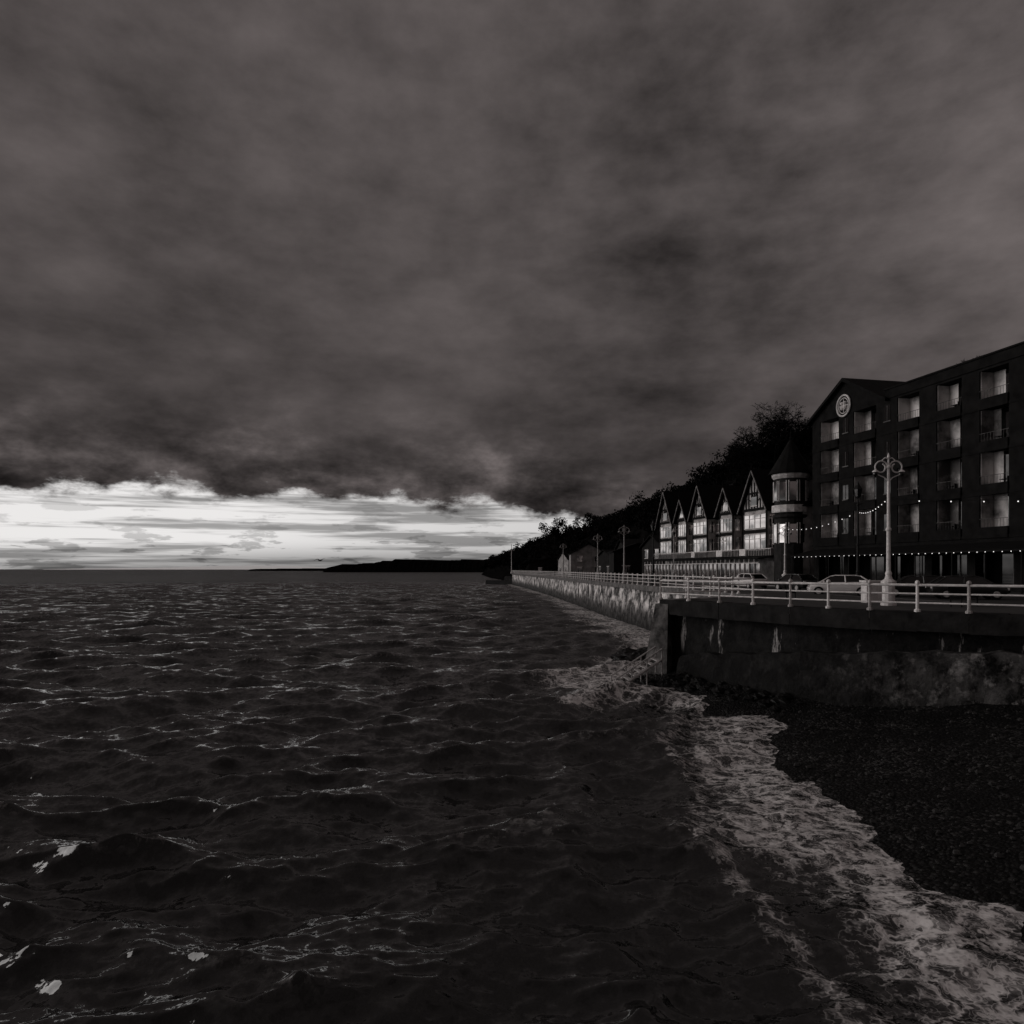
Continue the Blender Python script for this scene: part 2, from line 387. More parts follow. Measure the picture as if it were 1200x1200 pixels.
nt.links.new(nrm,b.inputs['Normal'])
sea=npmesh('sea',np.stack([Xs,Ys,Zs],-1).reshape(-1,3),gridfaces(*X.shape)[:,::-1],m_sea)
for nm,arr in(('foam',foam),('crest',crest)):
    a=sea.data.attributes.new(nm,'FLOAT','POINT'); a.data.foreach_set('value',arr.ravel().astype(np.float32))
# ------------------------------------------------------------ buildings
ANG=math.atan2(-.9787,.2055)
def wpos(x,y,lx,ly): return (x+lx*.2055+ly*.9787, y-lx*.9787+ly*.2055)
def brick_building():
    e=empty('brick_apartment_building',(31.9,77,DECK),ANG)
    br=MB(); pal=MB(); gl=MB(); rf=MB(); wt=MB()
    LN=36; DP=1.25
    bays=[(1.3,4.3),(6.5,9.7),(12.4,15.0),(16.9,19.5),(21.2,23.8),(25.4,28.0),(29.6,32.2)]
    edges=[0]+[v for b_ in bays for v in b_]+[LN]
    for i in range(0,len(edges),2):
        a,c=edges[i],edges[i+1]; br.box(a,c,0,DP,4.2,17.2)
    br.box(0,LN,DP+.12,15,0,17.2)
    rr=random.Random(4)
    for bi,(a,c) in enumerate(bays):
        w=c-a
        for i in range(4):
            z=4.5+3.3*i
            br.box(a,c,-.12,.1,z-.42,z+.42)
            br.box(a,c,.1,DP+.1,z-.3,z)
            pal.box(a+.002,c-.002,DP+.02,DP+.115,z+.002,z+2.98)
            pal.box(a+.001,a+.05,.12,DP+.01,z+.003,z+2.97)
            f0=rr.choice([.3,.38,.45,.52])
            gl.box(a+w*f0,c-.04,DP-.03,DP+.015,z+.02,z+2.95)
            wt.box(a+w*.72,a+w*.72+.05,DP-.05,DP-.035,z+.05,z+2.6)
            wt.tube((a,.0,z+1.05),(c,.0,z+1.05),.02,.02,5)
            for k in np.linspace(a+.15,c-.15,9): wt.tube((k,0,z+.42),(k,0,z+1.05),.012,.012,4)
            # things left on balconies: table and chair shapes
            if rr.random()<.45:
                xx=a+rr.uniform(.6,w-.7); br.box(xx-.3,xx+.3,.4,.9,z+.68,z+.72); br.tube((xx,.65,z),(xx,.65,z+.68),.03,.03,5); br.box(xx+.4,xx+.45,.4,.8,z,z+.9)
        br.box(a,c,0,DP,17.0,17.2)
    for x in(5.4,11.2):
        for i in range(4):
            z=5.3+3.3*i
            gl.box(x-.4,x+.4,-.03,.02,z,z+1.4); wt.box(x-.45,x+.45,-.1,-.03,z-.1,z)
            wt.box(x-.02,x+.02,-.06,-.03,z,z+1.4)
    for i in range(4): 
        for i2 in range(0,len(edges),2): br.box(edges[i2],edges[i2+1],-.05,0,4.08+3.3*i,4.3+3.3*i)
    br.box(11,LN,-.1,.4,17.2,18.0); br.box(LN-.4,LN,.4,15,17.2,18)
    rf.box(10.9,LN+.1,-.2,.5,18.0,18.14)
    rf.box(11,LN,.5,15,17.2,17.4)
    br.prism([(0,17.2),(11,17.2),(5.4,20.3)],'y',-.0,.4)
    rf.add([(-.5,-.45,16.95),(5.4,-.45,20.25),(5.4,15,20.25),(-.5,15,16.95),(-.5,-.45,17.25),(5.4,-.45,20.6),(5.4,15,20.6),(-.5,15,17.25)],[(0,3,2,1),(4,5,6,7),(0,1,5,4),(2,3,7,6),(0,4,7,3)])
    rf.add([(11.4,-.45,16.95),(5.4,-.45,20.25),(5.4,15,20.25),(11.4,15,16.95),(11.4,-.45,17.25),(5.4,-.45,20.6),(5.4,15,20.6),(11.4,15,17.25)],[(0,1,2,3),(4,7,6,5),(0,4,5,1),(2,6,7,3),(0,3,7,4)])
    cx,cz=5.2,17.9; em=MB()
    for r_,t in((.98,.1),(.72,.05)):
        p=[(cx+r_*math.cos(q),-.12,cz+r_*1.05*math.sin(q)) for q in np.linspace(0,2*math.pi,29)]; em.path(p,t,6)
    for k in range(4):
        q=k*math.pi/2+.785; em.ball((cx+.33*math.cos(q),-.1,cz+.33*math.sin(q)),.2,6)
    for k in range(2):
        q=k*math.pi/2; em.tube((cx-.65*math.cos(q),-.1,cz-.65*math.sin(q)),(cx+.65*math.cos(q),-.1,cz+.65*math.sin(q)),.05,.05,5)
    em.obj('roundel',m_join,e)
    for i in range(0,len(edges),2):
        c=(edges[i]+edges[i+1])/2; br.box(c-.4,c+.4,.05,.85,0,4.2)
    br.box(0,LN,.02,DP,3.75,4.15)
    gl.box(.3,LN-.3,DP+.07,DP+.11,.6,3.2)
    for x in np.arange(.5,LN,2.5): wt.box(x-.03,x+.03,DP+.01,DP+.07,.5,3.3)
    can=MB(); can.add([(0,-2.6,2.95),(LN,-2.6,2.95),(LN,.0,3.6),(0,.0,3.6),(0,-2.6,3.1),(LN,-2.6,3.1),(LN,.0,3.74),(0,.0,3.74)],[(0,3,2,1),(4,5,6,7),(0,1,5,4),(1,2,6,5),(3,0,4,7)])
    can.obj('canopy',m_roof,e)
    cp=MB()
    for x in np.arange(.2,LN,3): cp.tube((x,-2.5,0),(x,-2.5,2.96),.05,.05,6)
    cp.obj('canopy_posts',m_black,e)
    rc=MB()
    for x,y,h in((14,6,1.2),(27,7,1.0)): rc.box(x,x+1.6,y,y+1.6,17.4,17.4+h)
    rc.obj('rooftop_vents',m_brick,e)
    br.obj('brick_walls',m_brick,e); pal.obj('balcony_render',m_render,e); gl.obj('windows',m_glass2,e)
    rf.obj('roof',m_roof,e); wt.obj('trim',mat('grey_trim',g(.14),g(.05),2,.6,.2),e)
brick_building()
def hotel():
    e=empty('timber_framed_hotel',(24.1,113.7,DECK),ANG)
    pl=MB(); tm=MB(); gl=MB(); rf=MB(); wt=MB(); ch=MB(); bb=MB()
    LN=36.0
    pl.box(0,LN,0,11,0,8.7)
    rf.add([(-.5,-.4,8.5),(LN+.3,-.4,8.5),(LN+.3,5.5,12.3),(-.5,5.5,12.3),(-.5,11.4,8.5),(LN+.3,11.4,8.5)],[(0,1,2,3),(3,2,5,4),(0,3,4),(1,5,2),(0,4,5,1)])
    gx=[3.0,8.7,14.3,21.6,28.4]; hts=[13.3,11.6,13.0,11.9,13.2]
    for n_,(c,h) in enumerate(zip(gx,hts)):
        hw=[2.55,1.8,2.5,2.0,2.9][n_]; y0=-1.25
        pl.box(c-hw+.3,c+hw-.3,y0,0,3.3,8.7)
        pl.prism([(c-hw+.05,8.7),(c+hw-.05,8.7),(c,h-.15)],'y',y0-.05,y0+.2)
        for s_ in(-1,1):
            x1=c+s_*(hw+.3)
            P=[(x1,8.35),(c,h+.05),(c,h+.3),(x1,8.6)]
            rf.prism(P if s_<0 else P[::-1],'y',y0-.5,5.4)
            bb.tube((x1,y0-.53,8.42),(c,y0-.53,h+.1),.08,.08,4)
            # curved braces
            for q_ in(.35,.7): tm.tube((c+s_*hw*.1,y0-.09,8.8+(h-9)*q_*.5),(c+s_*hw*(1-q_)*.8,y0-.09,8.8+(h-9)*q_*.9),.06,.06,4)
        tm.tube((c,y0-.55,h-.8),(c,y0-.55,h+1.1),.06,.03,6)
        for k in range(-4,5):
            x=c+k*hw/4.6; top=8.8+(h-9.1)*(1-abs(k)/4.7)
            tm.box(x-.1,x+.1,y0-.12,y0-.052,8.75,top)
        tm.box(c-hw*.93,c+hw*.93,y0-.13,y0-.055,8.6,8.9); tm.box(c-hw*.55,c+hw*.55,y0-.14,y0-.055,8.9+(h-9)*.4,9.1+(h-9)*.4)
        gl.box(c-.6,c+.6,y0-.18,y0-.145,9.2,10.2); wt.box(c-.68,c+.68,y0-.2,y0-.125,9.08,9.2)
        for z0,z1 in((4.1,5.75),(6.55,8.1)):
            for k in range(4):
                a=c-hw+.5+k*(2*hw-1)/4; w=(2*hw-1)/4
                gl.box(a+.06,a+w-.06,y0-.05,y0+.02,z0,z1)
                wt.box(a-.04,a+.04,y0-.09,y0,z0-.08,z1+.08)
            wt.box(c+hw-.54,c+hw-.46,y0-.09,y0,z0-.08,z1+.08)
            for z in(z0-.08,z1,z0+(z1-z0)*.68): wt.box(c-hw+.5,c+hw-.5,y0-.085,y0,z,z+.07)
            gl.box(c+hw-.3,c+hw-.26,y0+.25,-.25,z0,z1); gl.box(c-hw+.26,c-hw+.3,y0+.25,-.25,z0,z1)
        tm.box(c-hw+.3,c+hw-.3,y0-.07,y0,5.95,6.35); tm.box(c-hw+.3,c+hw-.3,y0-.07,y0,3.3,3.9)
        for s_ in(-1,1): tm.box(c+s_*(hw-.38)-.12,c+s_*(hw-.38)+.12,y0-.1,y0,3.3,8.6)
    mids=[(5.9,),(11.5,),(17.2,18.7),(24.3,25.4),(32.0,)]
    for gset in mids:
        for c in gset:
            for z0,z1 in((4.2,5.8),(6.6,8.1)):
                gl.box(c-.5,c+.5,-.06,.01,z0,z1); wt.box(c-.58,c+.58,-.12,-.06,z0-.1,z0)
                wt.box(c-.03,c+.03,-.09,-.06,z0,z1); wt.box(c-.5,c+.5,-.09,-.06,z0+1.05,z0+1.1)
    for x in np.arange(.2,LN,.8): tm.box(x-.1,x+.1,-.055,0,3.3,8.7)
    for z in(3.3,6.0,8.3): tm.box(0,LN,-.1,-.056,z,z+.35)
    for c in(18.2,25.1,11.4):
        pl.box(c-.8,c+.8,.6,3,9.1,10.3); gl.box(c-.6,c+.6,.55,.6,9.2,10.2)
        for s_ in(-1,1):
            P=[(c+s_*1.1,10.1),(c,11.2),(c,11.35),(c+s_*1.1,10.25)]; rf.prism(P if s_<0 else P[::-1],'y',.3,4)
    for x in(5.8,12.0,18.3,25.2,31.5):
        ch.box(x-.55,x+.55,4.7,5.7,10.5,13.6); ch.box(x-.65,x+.65,4.6,5.8,13.6,13.8)
        for k in(-.3,.0,.3): ch.tube((x+k,5.2,13.8),(x+k,5.2,14.4),.11,.09,8)
    rf.add([(0,-3.6,2.85),(33,-3.6,2.85),(33,-.0,3.28),(0,-.0,3.28),(0,-3.6,2.97),(33,-3.6,2.97),(33,-.0,3.4),(0,-.0,3.4)],[(0,3,2,1),(4,5,6,7),(0,1,5,4),(1,2,6,5),(3,0,4,7)])
    low=MB()
    for x in np.arange(0.1,33.1,1.1):
        wt.box(x-.035,x+.035,-3.52,-3.43,.0,2.85)
        gl.box(x+.06,x+1.0,-3.4,-3.36,.9,2.35)
    low.box(0,33,-3.44,-3.34,0,.85); low.obj('verandah_base',m_timber,e)
    wt.box(0,33,-3.54,-3.42,2.36,2.44)
    for x in np.arange(.1,33,.36): wt.box(x-.02,x+.02,-2.0,-1.96,3.25,4.0)
    wt.box(0,33,-2.03,-1.93,4.0,4.07)
    bn=MB()
    for x,w in((20.3,1.6),(26.2,1.4),(13.2,1.0)): bn.box(x,x+w,-2.06,-2.04,3.3,4.1)
    bn.obj('banners',m_white,e)
    tx,ty=34.3,-.4
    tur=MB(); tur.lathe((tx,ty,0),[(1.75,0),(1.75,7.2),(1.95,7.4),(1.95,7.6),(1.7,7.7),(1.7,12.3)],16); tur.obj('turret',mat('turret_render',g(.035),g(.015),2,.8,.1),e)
    wt.lathe((tx,ty,0),[(1.98,7.9),(2.0,8.0),(2.0,8.6),(1.98,8.7)],16)
    wt.lathe((tx,ty,0),[(1.8,11.6),(2.0,11.9),(2.0,12.1),(1.8,12.2)],16)
    for k in range(10):
        q=2*math.pi*k/10+.2; 
        for z0,z1 in((9.2,11.2),(4.6,6.6)):
            r_=1.73 if z0>8 else 1.78
            c_,s_=math.cos(q),math.sin(q); w=.34
            gl.add([(tx+c_*r_-s_*w*j,ty+s_*r_+c_*w*j,z) for j,z in((-1,z0),(1,z0),(1,z1),(-1,z1))],[(0,1,2,3)])
            for j in(-1.25,1.25): wt.tube((tx+c_*r_-s_*w*j,ty+s_*r_+c_*w*j,z0-.1),(tx+c_*r_-s_*w*j,ty+s_*r_+c_*w*j,z1+.15),.055,.055,4)
    rf.lathe((tx,ty,0),[(2.35,12.15),(2.3,12.3),(1.1,14.3),(.12,16.0)],16)
    tm.tube((tx,ty,15.8),(tx,ty,17.2),.07,.02,6); tm.ball((tx,ty,16.2),.14,6)
    rf.lathe((.6,.4,0),[(1.1,8.6),(1.05,8.8),(.1,12.6)],8); 
    pl.obj('walls',m_plaster,e); tm.obj('timber_frame',m_timber,e); gl.obj('windows',m_glass,e); rf.obj('roof',m_roof,e)
    wt.obj('white_joinery',m_join,e); ch.obj('chimneys',m_brick,e); bb.obj('barge_boards',m_barge,e)
hotel()
def house(x,y,w,d,h,rh,rz,pale):
    e=empty('seaside_house',(x,y,DECK),rz); a=MB(); a.box(-w/2,w/2,0,d,0,h)
    a.prism([(-w/2,h),(w/2,h),(0,h+rh)],'y',0.02,.3); a.prism([(-w/2,h),(w/2,h),(0,h+rh)],'y',d-.3,d-.02)
    a.obj('walls',pale,e)
    r=MB()
    for s_ in(-1,1):
        P=[(s_*(w/2+.3),h-.2),(0,h+rh),(0,h+rh+.2),(s_*(w/2+.3),h)]; r.prism(P if s_<0 else P[::-1],'y',-.4,d+.4)
    r.box(w*.2,w*.2+.7,d*.6,d*.6+.9,h,h+rh+1.2); r.obj('roof',m_roof,e)
    gl=MB(); t=MB(); k=0
    z=.9
    while z+1.4<h:
        for cx in(-w*.25,w*.25):
            gl.box(cx-.7,cx+.7,-.06,-.01,z,z+1.4); t.box(cx-.8,cx+.8,-.14,-.06,z-.1,z); t.box(cx-.03,cx+.03,-.09,-.06,z,z+1.4)
            t.box(cx-.8,cx+.8,-.12,-.06,z+1.4,z+1.5)
        z+=2.7
    gl.obj('windows',m_glass,e); t.obj('trim',m_join,e)
m_hp=mat('house_render',g(.45),g(.2),.6,.9,.1); m_hd=mat('house_brick',g(.02),g(.01),.8,.9,.1)
for i,(u,Yd,w,h,rh) in enumerate([(764,124,9,5.6,1.8),(748,134,9,5,1.4),(728,146,11,5.4,2.2),(708,163,11,4.4,1.5),(690,182,9,5.6,2.4),(676,206,13,4.6,1.6),(660,235,12,4.8,2.4),(646,262,16,4.2,1.5)]):
    house((u-600)/FP*Yd,Yd,w,9,h,rh,ANG+.15*math.sin(i*2.1)+(1.2 if i%3==1 else 0),m_hp if i in(4,6) else m_hd)
# ------------------------------------------------------------ hill
ridge=[(1400,400,62),(1180,438,90),(1100,466,105),(1000,492,118),(950,500,126),(900,517,132),(860,538,142),(820,560,160),(780,580,180),(740,598,215),(700,613,260),(660,624,320),(630,635,400),(605,646,520),(590,653,700),(575,657,900)]
foot=[(72,36),(57,52),(54,62),(50,75),(46,88),(43,98),(39,110),(34,125),(29,145),(26,170),(22,200),(17,240),(10,292),(2,370),(-12,520),(-30,800)]
rp=[((u-600)/FP*y,y,EYE+(667-v)/FP*y-3.0) for u,v,y in ridge]
def densify(L,k=6):
    L=np.array(L,float); t=np.linspace(0,len(L)-1,(len(L)-1)*k+1); return np.stack([np.interp(t,np.arange(len(L)),L[:,i]) for i in range(L.shape[1])],-1)
rd=densify(rp); fd=densify([(a,b_,DECK) for a,b_ in foot])
rows=[fd+np.array([-6,-3,-7]),fd]
for t in np.linspace(.1,1,10): rows.append(fd*(1-t)+rd*t+np.array([0,0,1])*(math.sin(t*math.pi)*.12*(rd[:,2:3]-4)))
rows.append(rd+np.array([60,25,1])); rows.append(rd+np.array([400,160,-4]))
G=np.stack(rows,0); G[2:12,:,2]+=(vnoise(G[2:12,:,0]*.15,G[2:12,:,1]*.15,3)-.5)*2.5
npmesh('hill',G.reshape(-1,3),gridfaces(G.shape[0],G.shape[1]),m_land,False)
def leafcloud(centres,radii,n_per,size):
    V=[]
    for (c,r,n,s) in zip(centres,radii,n_per,size):
        k=7; sub=rng.normal(size=(k,3))*.45*np.array(r); 
        idx=rng.integers(0,k,n); p=rng.normal(size=(n,3)); p/=np.linalg.norm(p,axis=1,keepdims=True)
        p*= (rng.random((n,1))**.4)*.58*np.array(r); p=p+sub[idx]+np.array(c)
        a=rng.normal(size=(n,3)); a/=np.linalg.norm(a,axis=1,keepdims=True); b_=rng.normal(size=(n,3)); b_=np.cross(a,b_); b_/=np.linalg.norm(b_,axis=1,keepdims=True)
        sz=s*rng.uniform(.5,1.3,(n,1))
        V.append(np.stack([p-a*sz,p-b_*sz*.6,p+a*sz,p+b_*sz*.6],1).reshape(-1,3))
    V=np.concatenate(V); return V,np.arange(len(V)).reshape(-1,4)
cs=[];ra=[];ns=[];ss=[]
for i in range(420):
    onr=i>=200
    if onr: t=random.uniform(.96,1.02); j=random.uniform(0,len(fd)-2)
    else: t=random.uniform(.05,.95); j=random.uniform(0,len(fd)-2)
    j0=int(j); fr=j-j0; f_=fd[j0]*(1-fr)+fd[j0+1]*fr; r_=rd[j0]*(1-fr)+rd[j0+1]*fr
    p=f_*(1-t)+r_*t; p=p+np.array([0,0,math.sin(min(t,1)*math.pi)*.12*(r_[2]-4)])
    dd=math.hypot(p[0],p[1]); R_=(random.uniform(1.0,3.2) if onr else random.uniform(1.8,3.4))*(1+dd/1000)
    cs.append((p[0],p[1],p[2]+R_*.5)); ra.append((R_,R_,R_*random.uniform(.6,1.0))); ns.append(430); ss.append(.13+dd*.0010)
V,Fc=leafcloud(cs,ra,ns,ss)
npmesh('hillside_trees',V,Fc,m_leaf,False)
def bare_tree(name,base,h,spread,seed,lv=6,twig=.02,up=.35,dense=3):
    rr=random.Random(seed); mb=MB()
    def grow(p,d,L,r,l):
        q=p; n=2 if l>1 else 1
        for i in range(n):
            d2=(d+Vector((rr.gauss(0,.13),rr.gauss(0,.13),rr.gauss(0,.08)))).normalized()
            q2=q+d2*(L/n); mb.tube(q,q2,r*(1-.25*i/n),r*(1-.25*(i+1)/n),6 if l>3 else 3,False); q=q2; d=d2
        if l==0: return
        for i in range(4 if l>dense else 3):
            ax=Vector((rr.gauss(0,1),rr.gauss(0,1),rr.gauss(up*.4,.45))).normalized()
            grow(q,(d*(.72)+ax*spread).normalized(),L*rr.uniform(.66,.82),max(twig,r*.58),l-1)
    grow(Vector(base),Vector((0,0,1)),h*.25,h*.028,lv)
    return mb.obj(name,m_bark)
def wp(u,v,y): return ((u-600)/FP*y,y,EYE+(667-v)/FP*y)
bare_tree('bare_tree',wp(916,568,122),16,.95,5,7,.03,.3,4)
bare_tree('bare_tree',wp(884,558,128),10.5,.9,9,5,.045)
bare_tree('bare_tree',wp(943,556,126),11,.9,33,5,.045)
bare_tree('bare_tree',wp(686,624,255),9.5,.8,11,5,.07)
bare_tree('bare_tree',wp(702,624,262),8.5,.8,15,5,.07)
bare_tree('bare_tree',wp(714,622,250),7.5,.8,18,5,.07)
bare_tree('bare_tree',wp(860,556,135),8,.85,21,5,.045)
bare_tree('bare_tree',wp(1142,446,92),5,.8,25,4,.03)
cs=[];ra=[];ns=[];ss=[]
for u,v,y,R_ in[(656,618,300,4.2),(648,627,300,3.3),(664,629,300,3.4),(925,533,126,3.6),(943,527,126,4),(896,542,126,3.2),(770,590,190,3.6),(745,603,215,3.6)]:
    c=wp(u,v,y); cs.append(c); ra.append((R_,R_,R_)); ns.append(1500); ss.append(.17+y*.0007)
V,Fc=leafcloud(cs,ra,ns,ss); npmesh('evergreen_trees',V,Fc,m_leaf,False)
# ------------------------------------------------------------ headland + distant coast
def skyline(name,pts,Yd,depth,m,jag,step=1.0):
    us=np.arange(pts[0][0],pts[-1][0]+.01,step); vs=np.interp(us,[p[0] for p in pts],[p[1] for p in pts])
    top=np.stack([(us-600)/FP*Yd,np.full(us.shape,Yd,float),EYE+(667-vs)/FP*Yd+jag*(vnoise(us*.35,us*0+3,3)-.5)],-1)
    bot=top.copy(); bot[:,2]=-2; bot[:,1]-=depth*.35
    mid=top*.5+bot*.5; mid[:,2]=top[:,2]*.75; mid[:,1]-=depth*.05
    back=top.copy(); back[:,1]+=depth; back[:,0]+=depth*.5
    G=np.stack([bot,mid,top,back],0); return npmesh(name,G.reshape(-1,3),gridfaces(4,len(us)),m,False)
skyline('headland',[(390,666),(392,663.5),(402,662),(425,661.5),(436,660),(452,657),(470,656),(500,657),(520,657.5),(545,656),(560,657),(580,654),(600,651),(640,648),(700,645)],1500,260,m_land,7,.5)
skyline('headland',[(300,667),(420,665.5),(520,663),(600,661)],2600,260,m_land,4,1)
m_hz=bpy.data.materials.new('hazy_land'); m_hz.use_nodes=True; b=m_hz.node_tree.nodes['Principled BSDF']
b.inputs['Base Color'].default_value=g(.4); b.inputs['Emission Color'].default_value=g(.3); b.inputs['Emission Strength'].default_value=.75  # grey base plus emission stand in for airlight over the far coast
skyline('distant_coast',[(60,667),(180,665.5),(240,663.8),(300,663),(335,664.6),(372,666.5)],14000,900,m_hz,16,1)
mb=MB(); mb.prism([(0.5,288),(0.5,298),(-6,304),(-11,307),(-11,304),(-5,297)],'z',-1,1.6)
mb.prism([(0.5,288.2),(0.5,297.5),(-3,300),(-3,293)],'z',1.6,3.2)
mb.obj('stone_jetty',m_wall1)
mb=MB(); mb.lathe((-.2,285,DECK),[(.35,0),(.35,.6),(.16,.8),(.1,11.5),(.02,11.7)],8); mb.tube((-1.4,285,DECK+9),(1,285,DECK+9),.06,.06,6); mb.obj('flagpole',m_white)
# ------------------------------------------------------------ street lamps
def lamp(x,y,h=6.9,m=m_lampc,style=0):
    mb=MB()
    mb.lathe((x,y,DECK),[(.34,0),(.34,.12),(.27,.18),(.27,.95),(.33,1.0),(.33,1.12),(.17,1.25),(.13,1.4),(.15,1.5),(.1,1.62),(.085,h*.5),(.12,h*.5+.04),(.12,h*.5+.12),(.075,h*.5+.2),(.06,h-.55),(.1,h-.5),(.1,h-.42),(.045,h-.36),(.035,h-.05),(.07,h),(.01,h+.2)],12)
    gl=MB()
    if style==0:
        for s_ in(-1,1):
            pts=[]
            for q in np.linspace(0,1,26):
                ang=math.pi*(1.0)-q*math.pi*2.35; r_=.33*(1-.45*q)
                pts.append((x+s_*(.36+r_*math.cos(ang)),y,DECK+h-.48+r_*math.sin(ang)))
            mb.path(pts,.034,6)
            mb.path([(x,y,DECK+h-1.15),(x+s_*.2,y,DECK+h-.95),(x+s_*.5,y,DECK+h-.82),(x+s_*.66,y,DECK+h-.6)],.026,5)
            mb.path([(x,y,DECK+h-.1),(x+s_*.15,y,DECK+h-.02),(x+s_*.3,y,DECK+h-.14)],.024,5)
            lx=x+s_*.62; mb.tube((lx,y,DECK+h-.62),(lx,y,DECK+h-.45),.02,.02,5)
            mb.lathe((lx,y,DECK+h-.7),[(.15,0),(.12,.06),(.03,.12)],10)
            gl.ball((lx,y,DECK+h-.78),.11,8)
    else:
        mb.lathe((x,y,DECK+h),[(.05,0),(.12,.05),(.2,.1)],6)
        gl.lathe((x,y,DECK+h+.1),[(.17,0),(.27,.5)],6)
        mb.lathe((x,y,DECK+h+.6),[(.34,0),(.3,.06),(.12,.3),(.1,.38),(.02,.55)],6)
        for k in range(6):
            q=k*math.pi/3; mb.tube((x+.18*math.cos(q),y+.18*math.sin(q),DECK+h+.1),(x+.28*math.cos(q),y+.28*math.sin(q),DECK+h+.6),.015,.015,4)
        mb.tube((x-.35,y,DECK+h-.4),(x+.35,y,DECK+h-.4),.025,.025,6)
    o=mb.obj('street_lamp',m); gl.obj('lantern_glass',m_glass2,o)
lamp(17.65,34,6.95)
lamp(23.85,50,6.6,m_black,1)
lamp(28.6,76,6.2,m_lampc,0)
lamp(13.6,88,6.9,m_metal,0)
lamp(14.6,75,5.6,m_black,1)
lamp(13.0,110,6.9,m_metal,0)
lamp(22.3,100,6.2,m_metal,1)
lamp(10.6,150,6.9,m_metal,0)
bulb=bpy.data.materials.new('lit_bulb'); bulb.use_nodes=True; b=bulb.node_tree.nodes['Principled BSDF']
b.inputs['Base Color'].default_value=g(.8); b.inputs['Emission Color'].default_value=g(1,.6); b.inputs['Emission Strength'].default_value=1.0
wi=MB(); bu=MB()
def string(p,q,sag,n,r_=.035):
    pts=[]
    for i in range(n+1):
        t=i/n; v=Vector(p).lerp(Vector(q),t); v.z-=sag*4*t*(1-t); pts.append(v)
    wi.path(pts,.008,3)
    for v in pts[1:-1]: bu.ball((v.x,v.y,v.z-.07),r_,5)
string((17.65,34,DECK+5.0),(31,27,DECK+5.0),.3,12,.03)
string((23.85,50,DECK+5.7),(17.65,34,DECK+5.1),.3,12,.027)
string((23.85,50,DECK+5.7),(28.6,76,DECK+6.0),.5,13,.037)
a=wpos(31.9,77,.2,-2.68); c=wpos(31.9,77,35.8,-2.68)
string((a[0],a[1],DECK+3.02),(c[0],c[1],DECK+3.02),0,50,.036)
o=wi.obj('string_lights',m_black); bu.obj('bulbs',bulb,o)
# ------------------------------------------------------------ cars
def car(x,y,rz,paint):
    e=empty('parked_car',(x,y,DECK-.12 if x>22 else DECK),rz); bd=MB()
    st=[(-2.1,.55,.72,.5),(-2.02,.76,.9,.34),(-1.6,.83,.97,.28),(-.6,.86,.95,.25),(.6,.86,.93,.25),(1.3,.84,.88,.27),(1.85,.78,.76,.32),(2.1,.58,.6,.42)]
    vs=[];fs=[]
    for x_,w,zt,zb in st:
        vs+=[(x_,-w*.93,zb),(x_,-w,zb+.15),(x_,-w,zt-.14),(x_,-w*.88,zt),(x_,w*.88,zt),(x_,w,zt-.14),(x_,w,zb+.15),(x_,w*.93,zb)]
    for i in range(len(st)-1):
        for j in range(8): fs.append((i*8+j,i*8+(j+1)%8,(i+1)*8+(j+1)%8,(i+1)*8+j))
    fs+=[tuple(range(7,-1,-1)),tuple(range((len(st)-1)*8,len(st)*8))]
    bd.add(vs,fs)
    rf=[(-1.25,.6),(-.9,.64),(.3,.63),(.6,.58)]
    for (xa,wa),(xb,wb) in zip(rf[:-1],rf[1:]):
        za=1.43 if xa>-1.2 and xa<.6 else 1.38; zb=1.43 if xb<.5 else 1.36
        bd.add([(xa,-wa,za),(xb,-wb,zb),(xb,wb,zb),(xa,wa,za),(xa,-wa,za-.05),(xb,-wb,zb-.05),(xb,wb,zb-.05),(xa,wa,za-.05)],[(0,1,2,3),(0,4,5,1),(3,2,6,7),(0,3,7,4),(1,5,6,2)])
    for s_ in(-1,1):
        for a_,b_ in(((-1.25,.6*s_,1.36),(-1.85,.76*s_,.95)),((.6,.58*s_,1.34),(1.3,.76*s_,.9)),((-.3,.635*s_,1.4),(-.35,.8*s_,.93))): bd.tube(a_,b_,.04,.05,5)
        bd.tube((1.0,s_*.85,.95),(1.0,s_*.98,.98),.06,.08,6)
    bo=bd.obj('body',paint,e,True); 
    mod=bo.modifiers.new('b','BEVEL'); mod.width=.03; mod.segments=2
    g_=MB(); g_.add([(-1.83,-.74,.93),(1.26,-.74,.88),(.58,-.57,1.35),(-1.22,-.59,1.37),(-1.83,.74,.93),(1.26,.74,.88),(.58,.57,1.35),(-1.22,.59,1.37)],[(0,1,2,3),(4,7,6,5),(1,5,6,2),(0,3,7,4),(3,2,6,7)]); g_.obj('windows',m_glass2,e)
    w=MB(); hb=MB()
    for wx in(-1.3,1.32):
        for s_ in(-1,1):
            w.tube((wx,s_*.66,.32),(wx,s_*.875,.32),.32,.32,20); hb.tube((wx,s_*.87,.32),(wx,s_*.885,.32),.2,.18,12)
    w.obj('tyres',m_black,e); hb.obj('hubcaps',m_metal,e)
    l=MB()
    for s_ in(-1,1): l.box(1.93,2.02,s_*.6-.14,s_*.6+.14,.58,.72); l.box(-2.08,-2.0,s_*.62-.1,s_*.62+.1,.66,.86)
    l.obj('lamps',m_white,e)
wp_=mat('car_paint_white',g(.8),g(.75),1,.25,.5); dp=mat('car_paint_dark',g(.02),g(.015),1,.25,.5)
car(22.4,49.5,2.7,wp_); car(26.5,47.5,2.75,dp); car(27.6,44,-.3,dp); car(23.5,60,1.8,dp); car(22.2,68,1.8,wp_)
